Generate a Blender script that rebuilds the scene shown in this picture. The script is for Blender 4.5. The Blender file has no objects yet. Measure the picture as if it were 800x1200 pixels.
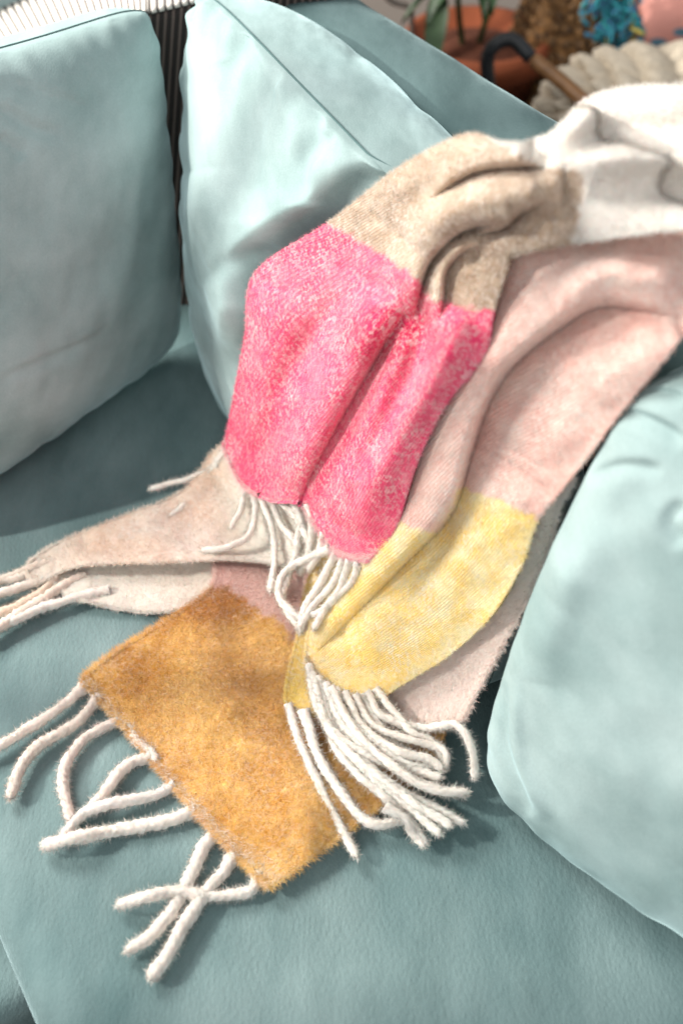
import bpy, math
import numpy as np
from mathutils import Vector
rng = np.random.default_rng(7)
sc = bpy.context.scene
COL = sc.collection
R = math.radians

# ------------------------------------------------------------------ camera model
H = 0.94; FP = 1333.0; CS = math.cos(R(45)); SN = math.sin(R(45))
CAM = np.array([0, 0, H])
DV = np.array([.527, -.85, 0]); DV = DV / np.linalg.norm(DV)      # along the sofa, towards the viewer's right
NV = np.array([.85, .527, 0]); NV = NV / np.linalg.norm(NV)       # towards the backrest
def rays(P):
    P = np.asarray(P, float)
    a = (P[..., 0] - 400) / FP; b = -(P[..., 1] - 600) / FP
    # camera axes: right (1,0,0), up (0,sin45,cos45), forward (0,cos45,-sin45)
    d = np.stack([a, CS + b * SN, -SN + b * CS], -1)
    return d
def project(p):
    q = p - CAM
    dep = q[..., 1] * CS - q[..., 2] * SN
    up = q[..., 1] * SN + q[..., 2] * CS
    return np.stack([400 + q[..., 0] / dep * FP, 600 - up / dep * FP], -1)
def at(px, py, z):
    d = rays((px, py)); k = (z - H) / d[2]
    return CAM + d * k
def aty(px, py, y):
    d = rays((px, py)); return CAM + d * (y / d[1])
def support(p):
    """height of what carries the blanket (seat, cushion front, cushion top) above the seat plane"""
    s = p[..., 0] * NV[0] + p[..., 1] * NV[1]
    u = np.clip((s - .385) / .205, 0, 1)
    return .445 * (u * u * (3 - 2 * u)) + .55 * .03 * np.log1p(np.exp(np.clip((s - .57) / .03, -30, 30))), s
def drape(P, off):
    """world points where pixels P meet the support surface raised by off (normal direction)"""
    P = np.asarray(P, float); off = np.broadcast_to(np.asarray(off, float), P.shape[:-1])
    d = rays(P)
    def F(k):
        p = CAM + d * k[..., None]
        S, s = support(p)
        S2, _ = support(p + NV * 1e-3)
        sl = (S2 - S) / 1e-3
        return (p[..., 2] - S) / np.sqrt(1 + sl * sl) - off
    lo = np.full(P.shape[:-1], .35); hi = np.full(P.shape[:-1], 4.0); found = np.zeros(P.shape[:-1], bool)
    k = .35
    prev = lo.copy()
    for i in range(260):
        k = .35 + (i + 1) * .0075
        kk = np.full(P.shape[:-1], k)
        f = F(kk) < 0
        new = f & ~found
        hi = np.where(new, k, hi); lo = np.where(new, k - .0075, lo)
        found |= new
    for i in range(16):
        m = (lo + hi) / 2; f = F(m) < 0
        hi = np.where(f, m, hi); lo = np.where(f, lo, m)
    return CAM + d * ((lo + hi) / 2)[..., None]

# ------------------------------------------------------------------ noise in numpy
def vnoise(x, y, seed=0):
    xi = np.floor(x).astype(np.int64); yi = np.floor(y).astype(np.int64)
    fx = x - xi; fy = y - yi; fx = fx * fx * (3 - 2 * fx); fy = fy * fy * (3 - 2 * fy)
    def h(a, b):
        n = (a * 374761393 + b * 668265263 + seed * 1442695041) & 0x7fffffff
        n = ((n ^ (n >> 13)) * 1274126177) & 0x7fffffff
        return ((n ^ (n >> 16)) & 0xffff) / 65535.0
    return (h(xi, yi) * (1 - fx) + h(xi + 1, yi) * fx) * (1 - fy) + (h(xi, yi + 1) * (1 - fx) + h(xi + 1, yi + 1) * fx) * fy - .5
def fbm(x, y, seed=0, o=3):
    return sum(vnoise(x * 2 ** k, y * 2 ** k, seed + k) / 2 ** k for k in range(o))

# ------------------------------------------------------------------ curves
def cr(P, n):
    """Catmull-Rom through P (m,k) sampled at n points, even in parameter"""
    P = np.asarray(P, float); m = len(P)
    if m == 2 and P.ndim == 2:
        t = np.linspace(0, 1, n)[:, None]; return P[0] * (1 - t) + P[1] * t
    E = np.concatenate([(2 * P[0] - P[1])[None], P, (2 * P[-1] - P[-2])[None]])
    t = np.linspace(0, m - 1, n); i = np.minimum(t.astype(int), m - 2); f = (t - i)
    f = f.reshape((-1,) + (1,) * (P.ndim - 1))
    a, b, c, d = E[i], E[i + 1], E[i + 2], E[i + 3]
    return .5 * (2 * b + (c - a) * f + (2 * a - 5 * b + 4 * c - d) * f ** 2 + (3 * b - a - 3 * c + d) * f ** 3)
def even(P, step):
    Q = cr(P, max(30, len(P) * 24)); L = np.r_[0, np.cumsum(np.linalg.norm(np.diff(Q, axis=0), axis=1))]
    n = max(4, int(L[-1] / step)); t = np.linspace(0, L[-1], n)
    return np.stack([np.interp(t, L, Q[:, k]) for k in range(Q.shape[1])], -1)
def polydist(P, line):
    """signed distance (positive to the right of travel in picture coordinates), 0..1 along"""
    line = even(line, 6.0) if len(line) > 2 else np.asarray(line, float)
    best = np.full(P.shape[:-1], 1e9); sg = np.zeros(P.shape[:-1]); al = np.zeros(P.shape[:-1])
    n = len(line) - 1
    for i in range(n):
        a, b = line[i][:2], line[i + 1][:2]; ab = b - a; L = ab @ ab + 1e-9
        t = np.clip(((P - a) @ ab) / L, 0, 1)
        q = P - (a + t[..., None] * ab); dd = np.hypot(q[..., 0], q[..., 1])
        s = np.sign(ab[0] * q[..., 1] - ab[1] * q[..., 0])
        m = dd < best
        best = np.where(m, dd, best); sg = np.where(m, s, sg); al = np.where(m, (i + t) / n, al)
    return best * sg, al
def bump(P, line, amp, wl, wr, taper=True):
    """a rounded ridge along line; wl / wr = half widths on its left (-) and right (+) side in pixels"""
    d, al = polydist(P, line)
    w = np.where(d < 0, wl, wr)
    g = np.exp(-(d / w) ** 2)
    if taper: g = g * np.clip(np.minimum(al, 1 - al) * 5 + .0, 0, 1) ** .6
    return amp * g
def step(P, line, amp, w, fall):
    """cloth lies high on the left of the line, falls sharply to its right, recovers over 'fall' px"""
    d, al = polydist(P, line)
    up = np.where(d < 0, np.exp(-(d / fall) ** 2), 0)
    dn = np.where(d >= 0, np.exp(-(d / fall) ** 2), 0)
    h = np.tanh(-d / w)
    return amp * h * (up + dn) * np.clip(np.minimum(al, 1 - al) * 6, 0, 1) ** .7

def lip(P, line, amp, wr=5, fall=40, rnd=12, dip=.25):
    """rolled fold: the cloth left of the line stands up as a rounded roll and drops sharply at the line"""
    d, al = polydist(P, line)
    x = np.clip(-d, 0, None)
    up = np.sqrt(np.clip(1 - (1 - np.clip(x / rnd, 0, 1)) ** 2, 0, 1)) * np.exp(-(np.clip(x - rnd, 0, None) / fall) ** 2)
    h = np.where(d < 0, up * (1 + dip) - dip, -dip * np.exp(-(d / (wr * 2.2)) ** 2))
    h = np.where(d < 0, np.where(x > rnd, up, h), h)
    return amp * h * np.clip(np.minimum(al, 1 - al) * 4.5, 0, 1) ** .8

# ------------------------------------------------------------------ objects
def lk(name, data, parent=None):
    o = bpy.data.objects.new(name, data); COL.objects.link(o)
    if parent is not None: o.parent = parent
    return o
def tag(o, label=None, cat=None, group=None, kind=None):
    if label: o['label'] = label
    if cat: o['category'] = cat
    if group: o['group'] = group
    if kind: o['kind'] = kind
    return o
def empty(name, label, cat, group=None, loc=(0, 0, 0)):
    o = lk(name, None); o.empty_display_size = .05
    return tag(o, label, cat, group)
def mesh_np(name, V, F, mat, parent=None, smooth=True, col=None, uv=None, nor=None):
    """F: list of (n,k) int arrays"""
    me = bpy.data.meshes.new(name)
    V = np.asarray(V, np.float32)
    me.vertices.add(len(V)); me.vertices.foreach_set('co', V.ravel())
    cnt = [len(f) for f in F]; k = [f.shape[1] for f in F]
    idx = np.concatenate([f.ravel() for f in F]).astype(np.int32)
    tot = np.concatenate([np.full(c, kk) for c, kk in zip(cnt, k)]).astype(np.int32)
    st = np.r_[0, np.cumsum(tot)[:-1]].astype(np.int32)
    me.loops.add(len(idx)); me.loops.foreach_set('vertex_index', idx)
    me.polygons.add(len(tot)); me.polygons.foreach_set('loop_start', st)
    me.update(calc_edges=True)
    if smooth: me.polygons.foreach_set('use_smooth', np.ones(len(tot), bool))
    if uv is not None:
        l = me.uv_layers.new(name='UVMap'); l.data.foreach_set('uv', np.asarray(uv, np.float32)[idx].ravel())
    if col is not None:
        a = me.color_attributes.new('yarn', 'FLOAT_COLOR', 'POINT')
        c4 = np.ones((len(V), 4), np.float32); c4[:, :3] = col; a.data.foreach_set('color', c4.ravel())
    me.validate(clean_customdata=False)
    if nor is not None:
        me.normals_split_custom_set_from_vertices(np.asarray(nor, np.float32).tolist())
    me.materials.append(mat)
    return lk(name, me, parent)
def grid_faces(nr, nc, base=0, wrap=False):
    i = np.arange(nr - 1)[:, None]; j = np.arange(nc if wrap else nc - 1)[None, :]
    j2 = (j + 1) % nc
    a = i * nc + j; b = i * nc + j2; c = (i + 1) * nc + j2; d = (i + 1) * nc + j
    return np.stack([a, b, c, d], -1).reshape(-1, 4) + base
def grid_normals(G):
    du = np.gradient(G, axis=1); dv = np.gradient(G, axis=0)
    n = np.cross(du, dv); return n / (np.linalg.norm(n, axis=-1, keepdims=True) + 1e-12)

# ------------------------------------------------------------------ materials
def newmat(name):
    m = bpy.data.materials.new(name); m.use_nodes = True
    nt = m.node_tree; b = nt.nodes['Principled BSDF']
    return m, nt, b
def nd(nt, t, **k):
    n = nt.nodes.new(t)
    for a, v in k.items(): setattr(n, a, v)
    return n
def noise(nt, vec, scale, detail=3, rough=.55):
    n = nd(nt, 'ShaderNodeTexNoise'); n.inputs['Scale'].default_value = scale
    n.inputs['Detail'].default_value = detail; n.inputs['Roughness'].default_value = rough
    if vec is not None: nt.links.new(vec, n.inputs['Vector'])
    return n.outputs['Fac']
def ramp(nt, fac, stops):
    r = nd(nt, 'ShaderNodeValToRGB'); e = r.color_ramp.elements
    while len(e) < len(stops): e.new(.5)
    for x, (p, c) in zip(e, stops):
        x.position = p; x.color = (*c, 1) if len(c) == 3 else c
    nt.links.new(fac, r.inputs['Fac']); return r.outputs['Color']
def mapping(nt, vec, scale=(1, 1, 1), rot=(0, 0, 0)):
    m = nd(nt, 'ShaderNodeMapping'); m.inputs['Scale'].default_value = scale; m.inputs['Rotation'].default_value = rot
    nt.links.new(vec, m.inputs['Vector']); return m.outputs['Vector']
def mix(nt, fac, a, b, mode='MIX'):
    m = nd(nt, 'ShaderNodeMix', data_type='RGBA', blend_type=mode)
    for i, v in ((0, fac), (6, a), (7, b)):
        if isinstance(v, (int, float)): m.inputs[i].default_value = v
        elif isinstance(v, tuple): m.inputs[i].default_value = (*v, 1)
        else: nt.links.new(v, m.inputs[i])
    return m.outputs[2]
def bumpn(nt, h, strength, dist, prev=None):
    b = nd(nt, 'ShaderNodeBump'); b.inputs['Strength'].default_value = strength; b.inputs['Distance'].default_value = dist
    nt.links.new(h, b.inputs['Height'])
    if prev is not None: nt.links.new(prev, b.inputs['Normal'])
    return b.outputs['Normal']

def velvet(name, c0, c1, sheen=.7, grain=.5, gscale=260, patch=7, wrk=.012):
    m, nt, b = newmat(name)
    tc = nd(nt, 'ShaderNodeTexCoord').outputs['Object']
    big = noise(nt, mapping(nt, tc, (1, .5, 1), (0, 0, .9)), patch, 4, .55)
    wr = noise(nt, mapping(nt, tc, (1, .35, .6), (.3, .2, .5)), 11, 3, .45)
    c = ramp(nt, big, [(.35, c0), (.65, c1)])
    fine = noise(nt, tc, 500, 2)
    c = mix(nt, .2, c, mix(nt, 1.0, c, fine, 'MULTIPLY'))
    nt.links.new(c, b.inputs['Base Color'])
    b.inputs['Roughness'].default_value = .95
    b.inputs['Specular IOR Level'].default_value = .06
    nap = noise(nt, mapping(nt, tc, (1, .3, .7), (.2, .1, .75)), 17, 5, .6)
    mr = nd(nt, 'ShaderNodeMapRange'); mr.inputs['From Min'].default_value = .38; mr.inputs['From Max'].default_value = .62
    mr.inputs['To Min'].default_value = sheen * .35; mr.inputs['To Max'].default_value = min(1, sheen * 1.35)
    nt.links.new(nap, mr.inputs['Value']); nt.links.new(mr.outputs['Result'], b.inputs['Sheen Weight'])
    napc = ramp(nt, nap, [(.36, (.80, .82, .82)), (.62, (1.0, 1.0, 1.0))])
    c = mix(nt, 1.0, c, napc, 'MULTIPLY'); nt.links.new(c, b.inputs['Base Color'])
    b.inputs['Sheen Roughness'].default_value = .35
    b.inputs['Sheen Tint'].default_value = (.66, .90, .94, 1)
    g = noise(nt, mapping(nt, tc, (1, .55, 1), (0, 0, .8)), gscale, 2, .5)
    n1 = bumpn(nt, g, grain, .0016)
    n2 = bumpn(nt, wr, .35, wrk, bumpn(nt, big, .3, .004, n1))
    nt.links.new(n2, b.inputs['Normal'])
    return m
TEAL0, TEAL1 = (.150, .270, .275), (.215, .350, .350)
M_seat = velvet('seat_velvet', (.115, .190, .196), (.240, .335, .340), .6, .6, 300, 6, .004)  # wide colour range puts dappled sun patches into the seat velvet
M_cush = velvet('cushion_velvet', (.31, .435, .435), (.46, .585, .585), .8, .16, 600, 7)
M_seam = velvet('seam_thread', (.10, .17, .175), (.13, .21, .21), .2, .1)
M_back = velvet('backrest_velvet', (.075, .125, .13), (.12, .185, .19), .4, .2, 400, 8)  # sofa velvet again, with the dimness at the back put into its colour

def wool(name, fleck=.5, fscale=230, twill=.6, sheen=.25):
    m, nt, b = newmat(name)
    at_ = nd(nt, 'ShaderNodeAttribute', attribute_name='yarn').outputs['Color']
    tc = nd(nt, 'ShaderNodeTexCoord').outputs['Object']
    f = noise(nt, tc, fscale, 3, .65)
    fr = ramp(nt, f, [(.47, (0, 0, 0)), (.60, (1, 1, 1))])
    lp = noise(nt, tc, 22, 2)
    lpr = ramp(nt, lp, [(.35, (.25, .25, .25)), (.65, (1, 1, 1))])
    fm = mix(nt, 1.0, fr, lpr, 'MULTIPLY')
    light = mix(nt, fleck, at_, (.93, .86, .80))
    c = mix(nt, fm, at_, light)
    dk = noise(nt, tc, fscale * 1.3, 2)
    dkr = ramp(nt, dk, [(.36, (.86, .83, .83)), (.50, (1, 1, 1))])
    c = mix(nt, .35, c, mix(nt, 1.0, c, dkr, 'MULTIPLY'))
    nt.links.new(c, b.inputs['Base Color'])
    b.inputs['Roughness'].default_value = .95
    b.inputs['Specular IOR Level'].default_value = .08
    b.inputs['Sheen Weight'].default_value = sheen; b.inputs['Sheen Roughness'].default_value = .6
    b.inputs['Subsurface Weight'].default_value = .35; b.inputs['Subsurface Radius'].default_value = (1.0, .5, .4); b.inputs['Subsurface Scale'].default_value = .006
    uv = nd(nt, 'ShaderNodeTexCoord').outputs['UV']
    w = nd(nt, 'ShaderNodeTexWave', wave_type='BANDS', bands_direction='DIAGONAL')
    w.inputs['Scale'].default_value = 60; w.inputs['Distortion'].default_value = 2.2; w.inputs['Detail'].default_value = 1.5; w.inputs['Detail Scale'].default_value = 2.0
    nt.links.new(mapping(nt, uv, (1, 1, 1)), w.inputs['Vector'])
    n1 = bumpn(nt, w.outputs['Fac'], twill, .0007)
    n2 = bumpn(nt, f, .5, .0010, n1)
    nt.links.new(n2, b.inputs['Normal'])
    return m
M_wool = wool('brushed_wool')
M_must = wool('mustard_wool', .22, 260, .3)
M_yarn = wool('yarn', .25, 300, 0, .3)

def plain(name, c, rough=.6, nz=.25, sc_=20, bump_=.0, metal=0, c2=None):
    m, nt, b = newmat(name)
    tc = nd(nt, 'ShaderNodeTexCoord').outputs['Object']
    n = noise(nt, tc, sc_, 4)
    c2 = c2 or tuple(x * (1 - nz) for x in c)
    nt.links.new(ramp(nt, n, [(.35, c2), (.65, c)]), b.inputs['Base Color'])
    b.inputs['Roughness'].default_value = rough; b.inputs['Metallic'].default_value = metal
    if bump_: nt.links.new(bumpn(nt, n, bump_, .003), b.inputs['Normal'])
    return m

# ------------------------------------------------------------------ woolly cloth with loose fibres
PINK = (.86, .06, .185); TAN = (.49, .355, .25); CREAM = (.84, .775, .70); BLUSH = (.88, .56, .485)
YEL = (.95, .69, .22); MUST = (.60, .28, .04); PALE = (.84, .64, .57); BEIGE = (.80, .60, .46); ROSE = (.70, .45, .39); WHITE = (.84, .80, .76)
def fibres(base, nrm, tu, tv, col, length, width, lift, comb, curl=.6):
    """short loose fibres rooted at base: a quad and a triangle each, faces turned the way the cloth faces"""
    n = len(base)
    r = rng.normal(size=(n, 3)) * curl
    d0 = nrm * lift + tv * comb + r; d0 /= np.linalg.norm(d0, axis=1, keepdims=True)
    d0 += nrm * np.clip(.12 - (d0 * nrm).sum(1), 0, None)[:, None]
    L = length * (.5 + rng.random(n) ** 1.5)[:, None]
    d1 = d0 + rng.normal(size=(n, 3)) * .45; d1 /= np.linalg.norm(d1, axis=1, keepdims=True)
    p0 = base; p1 = p0 + d0 * L * .55; p2 = p1 + d1 * L * .5
    w = np.cross(d0, nrm); w /= np.linalg.norm(w, axis=1, keepdims=True) + 1e-9
    w = w * (width * (.6 + .8 * rng.random(n)))[:, None] * .5
    V = np.stack([p0 - w, p0 + w, p1 + w * .8, p1 - w * .8, p2], 1).reshape(-1, 3)
    i = np.arange(n)[:, None] * 5
    # cross(d0,n)=w ; face normal of (p0-w,p0+w,p1+w) = cross(2w,d0) = n-ish
    Q = i + np.array([[0, 1, 2, 3]]); T = i + np.array([[3, 2, 4]])
    N = np.repeat(nrm, 5, 0); C = np.repeat(col, 5, 0)
    return V, Q, T, N, C
def build_cloth(name, G, colf, mat, parent, nf, thick=.004, W=.6, Lm=.8, fl=.006, fw=.0003, lift=.25, comb=.8, edge=2500, label=None, frost=1.0, roots=False):
    nr, nc = G.shape[:2]
    n = grid_normals(G)
    if (n[nr // 2, nc // 2] @ (CAM - G[nr // 2, nc // 2])) < 0: n = -n; flip = True
    else: flip = False
    U = np.broadcast_to(np.linspace(0, 1, nc)[None], (nr, nc)); Vv = np.broadcast_to(np.linspace(0, 1, nr)[:, None], (nr, nc))
    pix = project(G)
    col = colf(U, Vv, pix)
    top = G.reshape(-1, 3); bot = (G - n * thick).reshape(-1, 3)
    F1 = grid_faces(nr, nc); N0 = nr * nc
    F2 = F1[:, ::-1] + N0
    if flip: F1 = F1[:, ::-1]; F2 = F2[:, ::-1]
    ring = np.concatenate([np.arange(nc), (np.arange(1, nr)) * nc + nc - 1, (nr - 1) * nc + np.arange(nc - 2, -1, -1), np.arange(nr - 2, 0, -1) * nc])
    a = ring; b = np.roll(ring, -1)
    F3 = np.stack([a, a + N0, b + N0, b], -1)
    if flip: F3 = F3[:, ::-1]
    uvt = np.stack([U * W, Vv * Lm], -1).reshape(-1, 2)
    nn = n.reshape(-1, 3)
    Vs = [top, bot]; Ns = [nn, -nn]; Cs = [col.reshape(-1, 3)] * 2; UVs = [uvt, uvt]; Qs = [F1, F2, F3]; Ts = []
    base = 2 * N0
    tu = np.gradient(G, axis=1); tu /= np.linalg.norm(tu, axis=-1, keepdims=True) + 1e-9
    tv = np.gradient(G, axis=0); tv /= np.linalg.norm(tv, axis=-1, keepdims=True) + 1e-9
    # area weights
    du = np.gradient(G, axis=1); dv = np.gradient(G, axis=0)
    A = np.linalg.norm(np.cross(du, dv), axis=-1)
    vis = ((pix[..., 0] > -30) & (pix[..., 0] < 830) & (pix[..., 1] > -30)).astype(float) + .03
    wgt = (A * vis)[:-1, :-1].ravel(); wgt /= wgt.sum()
    def sample(k, ii, jj, edgev=None, **kw):
        nonlocal base
        fi = rng.random(k); fj = rng.random(k)
        def s(Z):
            Z = Z if Z.ndim == 3 else Z[..., None]
            return (Z[ii, jj] * ((1 - fi) * (1 - fj))[:, None] + Z[ii + 1, jj] * (fi * (1 - fj))[:, None] + Z[ii, jj + 1] * ((1 - fi) * fj)[:, None] + Z[ii + 1, jj + 1] * (fi * fj)[:, None])
        p = s(G); q = s(n); q /= np.linalg.norm(q, axis=1, keepdims=True)
        c = s(col)
        mo = fbm(p[:, 0] * 300 + p[:, 2] * 140, p[:, 1] * 300 - p[:, 2] * 190, 77, 2)
        mo = np.clip(mo * 4 - .7, 0, 1)[:, None] * .38 * frost + (rng.random((k, 1)) < .08) * .25
        c = np.clip(c * (1 + rng.normal(size=(k, 1)) * .05) + mo * (np.array([[.93, .86, .81]]) - c), 0, .95)
        t = s(tv) if edgev is None else edgev
        if 'tint' in kw: c = c + (np.array([[.84, .78, .71]]) - c) * kw['tint']
        fl_ = kw.get('fl', fl); cb = kw.get('comb', comb); lf = kw.get('lift', lift)
        V, Q, T, N, C = fibres(p + q * .0002, q, None, t, c, fl_, fw, lf, cb)
        Vs.append(V); Ns.append(N); Cs.append(C); UVs.append(np.repeat(s(np.stack([U * W, Vv * Lm], -1)), 5, 0))
        Qs.append(Q + base); Ts.append(T + base); base += len(V)
    cell = rng.choice(len(wgt), nf, p=wgt)
    sample(nf, cell // (nc - 1), cell % (nc - 1))
    # fibres standing out along the rims
    for side in range(4):
        k = edge
        if side == 0: ii = rng.integers(0, nr - 1, k); jj = np.zeros(k, int); ev = -tu[ii, jj]
        if side == 1: ii = rng.integers(0, nr - 1, k); jj = np.full(k, nc - 2); ev = tu[ii, jj]
        if side == 2: ii = np.full(k, nr - 2); jj = rng.integers(0, nc - 1, k); ev = tv[ii, jj]
        if side == 3: continue
        sample(k, ii, jj, ev, fl=fl * 1.0, comb=.9, lift=.15)
        if side == 2 and roots:
            k = 3200; q = np.abs(rng.normal(size=k)) * 4
            ii = np.clip(nr - 2 - q.astype(int), 0, nr - 2); jj = rng.integers(0, nc - 1, k)
            sample(k, ii, jj, tv[ii, jj], fl=.0085, comb=1.3, lift=.12, tint=.62)
    o = mesh_np(name, np.concatenate(Vs), [np.concatenate(Qs), np.concatenate(Ts)], mat, parent, True, np.concatenate(Cs), np.concatenate(UVs), np.concatenate(Ns))
    if label: o['label'] = label
    return o
def patch(rows, off, folds=(), nr=None, nc=None, px=2.4, wav=.0015, wseed=1, wsc=45., gain=1.0):
    """rows: list of rows of (px,py[,off]) ; every row the same number of points"""
    R_ = np.array([[(*p, 0.0) if len(p) == 2 else p for p in r] for r in rows], float)
    Lr = np.linalg.norm(np.diff(R_[:, R_.shape[1] // 2, :2], axis=0), axis=1).sum()
    Lc = max(np.linalg.norm(np.diff(r[:, :2], axis=0), axis=1).sum() for r in R_)
    nr = nr or int(Lr / px * 1.15); nc = nc or int(Lc / px)
    A = cr(R_, nr)                      # rows
    B = cr(A.transpose(1, 0, 2), nc).transpose(1, 0, 2)
    P = B[..., :2]; o = B[..., 2] + off
    for f in folds: o = o + f(P) * gain
    o = o + wav * 2 * fbm(P[..., 0] / wsc, P[..., 1] / wsc, wseed, 3) * np.clip((P[..., 1] - 120) / 200, .25, 1)
    jag = 0
    return drape(P, o)
def sm(x, a, b):
    t = np.clip((x - a) / (b - a), 0, 1); return t * t * (3 - 2 * t)
def lerp(a, b, f): return np.asarray(a) * (1 - f[..., None]) + np.asarray(b) * f[..., None]
def side_of(pix, line, w=3, jit=4, seed=3):
    """0 left / 1 right of a directed line in the picture, used to find where on the cloth the dyed band changes"""
    d, _ = polydist(pix, line)
    d = d + jit * fbm(pix[..., 0] / 7, pix[..., 1] / 7, seed, 2)
    return sm(d, -w, w)

blanket = empty('throw_blanket', 'fluffy colour-blocked wool throw with white tassels draped over the teal sofa', 'blanket')

# ---- layer E : cream / beige sheet trailing to the left
rowsE = [
 [(420, 560, .03), (330, 520, .035), (262, 520, .03), (215, 575, .012), (150, 603, .008), (75, 634, .006), (40, 655, .004)],
 [(420, 600, .03), (330, 575, .025), (265, 575, .02), (205, 605, .014), (140, 622, .010), (75, 645, .008), (35, 664, .005)],
 [(420, 640, .02), (340, 625, .018), (275, 620, .016), (205, 630, .016), (140, 640, .014), (80, 654, .010), (35, 674, .006)],
 [(420, 680, .02), (350, 665, .018), (275, 656, .018), (205, 658, .018), (140, 660, .016), (90, 664, .012), (45, 682, .006)],
]
def colE(U, V, pix):
    d = np.hypot((pix[..., 0] - 300) / 60, (pix[..., 1] - 560) / 50)
    c = lerp(BEIGE, CREAM, np.clip(.35 + .9 * fbm(pix[..., 0] / 60, pix[..., 1] / 40, 5, 2), 0, 1))
    return lerp((.82, .76, .68), c, sm(pix[..., 0] * -1, -300, -240))
G = patch([[r[i] for r in rowsE] for i in range(7)], .006, wav=.003,
          folds=[lambda P: bump(P, [(265, 545), (200, 590), (100, 632)], .008, 14, 20), lambda P: bump(P, [(290, 640), (180, 652), (90, 660)], .006, 22, 8)])
build_cloth('woven_panel', G, colE, M_wool, blanket, 26000, fl=.006, label='beige and cream end of the throw trailing to the left')
rowsE2 = [
 [(400, 640), (270, 650), (190, 655), (120, 662), (66, 680)],
 [(400, 670), (270, 670), (190, 680), (125, 682), (70, 690)],
 [(400, 690), (270, 690), (195, 704), (140, 705), (88, 700)],
 [(400, 710), (270, 700), (200, 716), (150, 715), (104, 706)],
]
G = patch([[r[i] for r in rowsE2] for i in range(5)], .007, wav=.002)
build_cloth('woven_panel', G, lambda U, V, pix: lerp((.84, .74, .64), (.86, .80, .72), sm(-pix[..., 0], -260, -120)), M_wool, blanket, 9000, fl=.006, label='cream underside of the throw below the beige hem')

# ---- layer D : rose then mustard end lying on the seat
rowsD = [
 [(225, 560), (290, 575), (350, 590), (420, 610), (480, 640)],
 [(240, 625), (295, 640), (350, 660), (420, 680), (500, 705)],
 [(250, 686), (298, 705), (350, 745), (425, 790), (520, 830)],
 [(178, 738), (245, 775), (320, 830), (400, 875), (500, 905)],
 [(100, 792), (165, 850), (232, 915), (320, 960), (450, 945)],
 [(97, 798), (152, 858), (215, 935), (265, 988), (315, 1041)],
]
# right edge follows (455,940)->(315,1042): make the last rows fan
rowsD[3] = [(176, 740), (240, 790), (315, 850), (400, 895), (500, 900)]
rowsD[4] = [(135, 766), (195, 832), (262, 905), (335, 960), (452, 940)]
rowsD[5] = [(98, 795), (150, 855), (215, 932), (262, 985), (316, 1041)]
def colD(U, V, pix):
    f = side_of(pix, [(200, 665), (250, 686), (298, 708), (345, 748), (420, 800), (520, 850)], 5, 12, 8)
    m = lerp(MUST, (.84, .54, .17), np.clip(.5 + .6 * fbm(pix[..., 0] / 8, pix[..., 1] / 8, 17, 3) + 1.0 * fbm(pix[..., 0] / 80, pix[..., 1] / 60, 19, 2), 0, 1))
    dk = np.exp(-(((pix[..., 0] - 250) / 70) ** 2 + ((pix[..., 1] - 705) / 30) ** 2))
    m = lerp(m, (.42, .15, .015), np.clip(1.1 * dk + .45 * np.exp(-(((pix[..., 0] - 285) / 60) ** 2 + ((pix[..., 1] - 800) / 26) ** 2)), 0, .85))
    return lerp(ROSE, m, f)
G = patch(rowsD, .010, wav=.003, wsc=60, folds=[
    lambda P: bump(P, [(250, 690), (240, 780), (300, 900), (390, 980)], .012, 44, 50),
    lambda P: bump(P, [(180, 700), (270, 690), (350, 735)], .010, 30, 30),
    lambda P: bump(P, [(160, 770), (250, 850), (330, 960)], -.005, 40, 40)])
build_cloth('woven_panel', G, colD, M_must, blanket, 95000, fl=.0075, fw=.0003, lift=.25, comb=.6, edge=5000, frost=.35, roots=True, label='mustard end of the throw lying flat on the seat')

# ---- layer F : yellow sheet peeping out from below
rowsF = [
 [(380, 590), (400, 600), (440, 620)],
 [(372, 640), (400, 650), (450, 660)],
 [(356, 700), (380, 700), (430, 700)],
 [(348, 748), (370, 750), (420, 750)],
 [(338, 790), (357, 792), (400, 800)],
 [(334, 822), (347, 832), (372, 838)],
]
G = patch(rowsF, .026, wav=.002)
build_cloth('woven_panel', G, lambda U, V, pix: lerp((.80, .58, .13), YEL, np.clip(.3 + fbm(pix[..., 0] / 20, pix[..., 1] / 30, 4, 2), 0, 1)), M_wool, blanket, 8000, fl=.004, label='narrow yellow strip showing below the pale yellow panel')

# ---- layer C : pale underside at the right edge
rowsC = [
 [(560, 520), (620, 540), (672, 560)],
 [(560, 580), (615, 590), (655, 592)],
 [(540, 640), (600, 650), (641, 648)],
 [(510, 700), (560, 712), (612, 712)],
 [(480, 750), (530, 770), (580, 772)],
 [(455, 800), (505, 822), (553, 822)],
 [(445, 850), (495, 850), (543, 842)],
]
def colC(U, V, pix): return lerp((.92, .90, .84), (.90, .74, .67), sm(pix[..., 1] - .35 * (pix[..., 0] - 600), 640, 740))
G = patch(rowsC, .018, wav=.002)
build_cloth('woven_panel', G, colC, M_wool, blanket, 16000, fl=.007, edge=3500, label='pale pink underside of the throw beside the dark gap')

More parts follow.
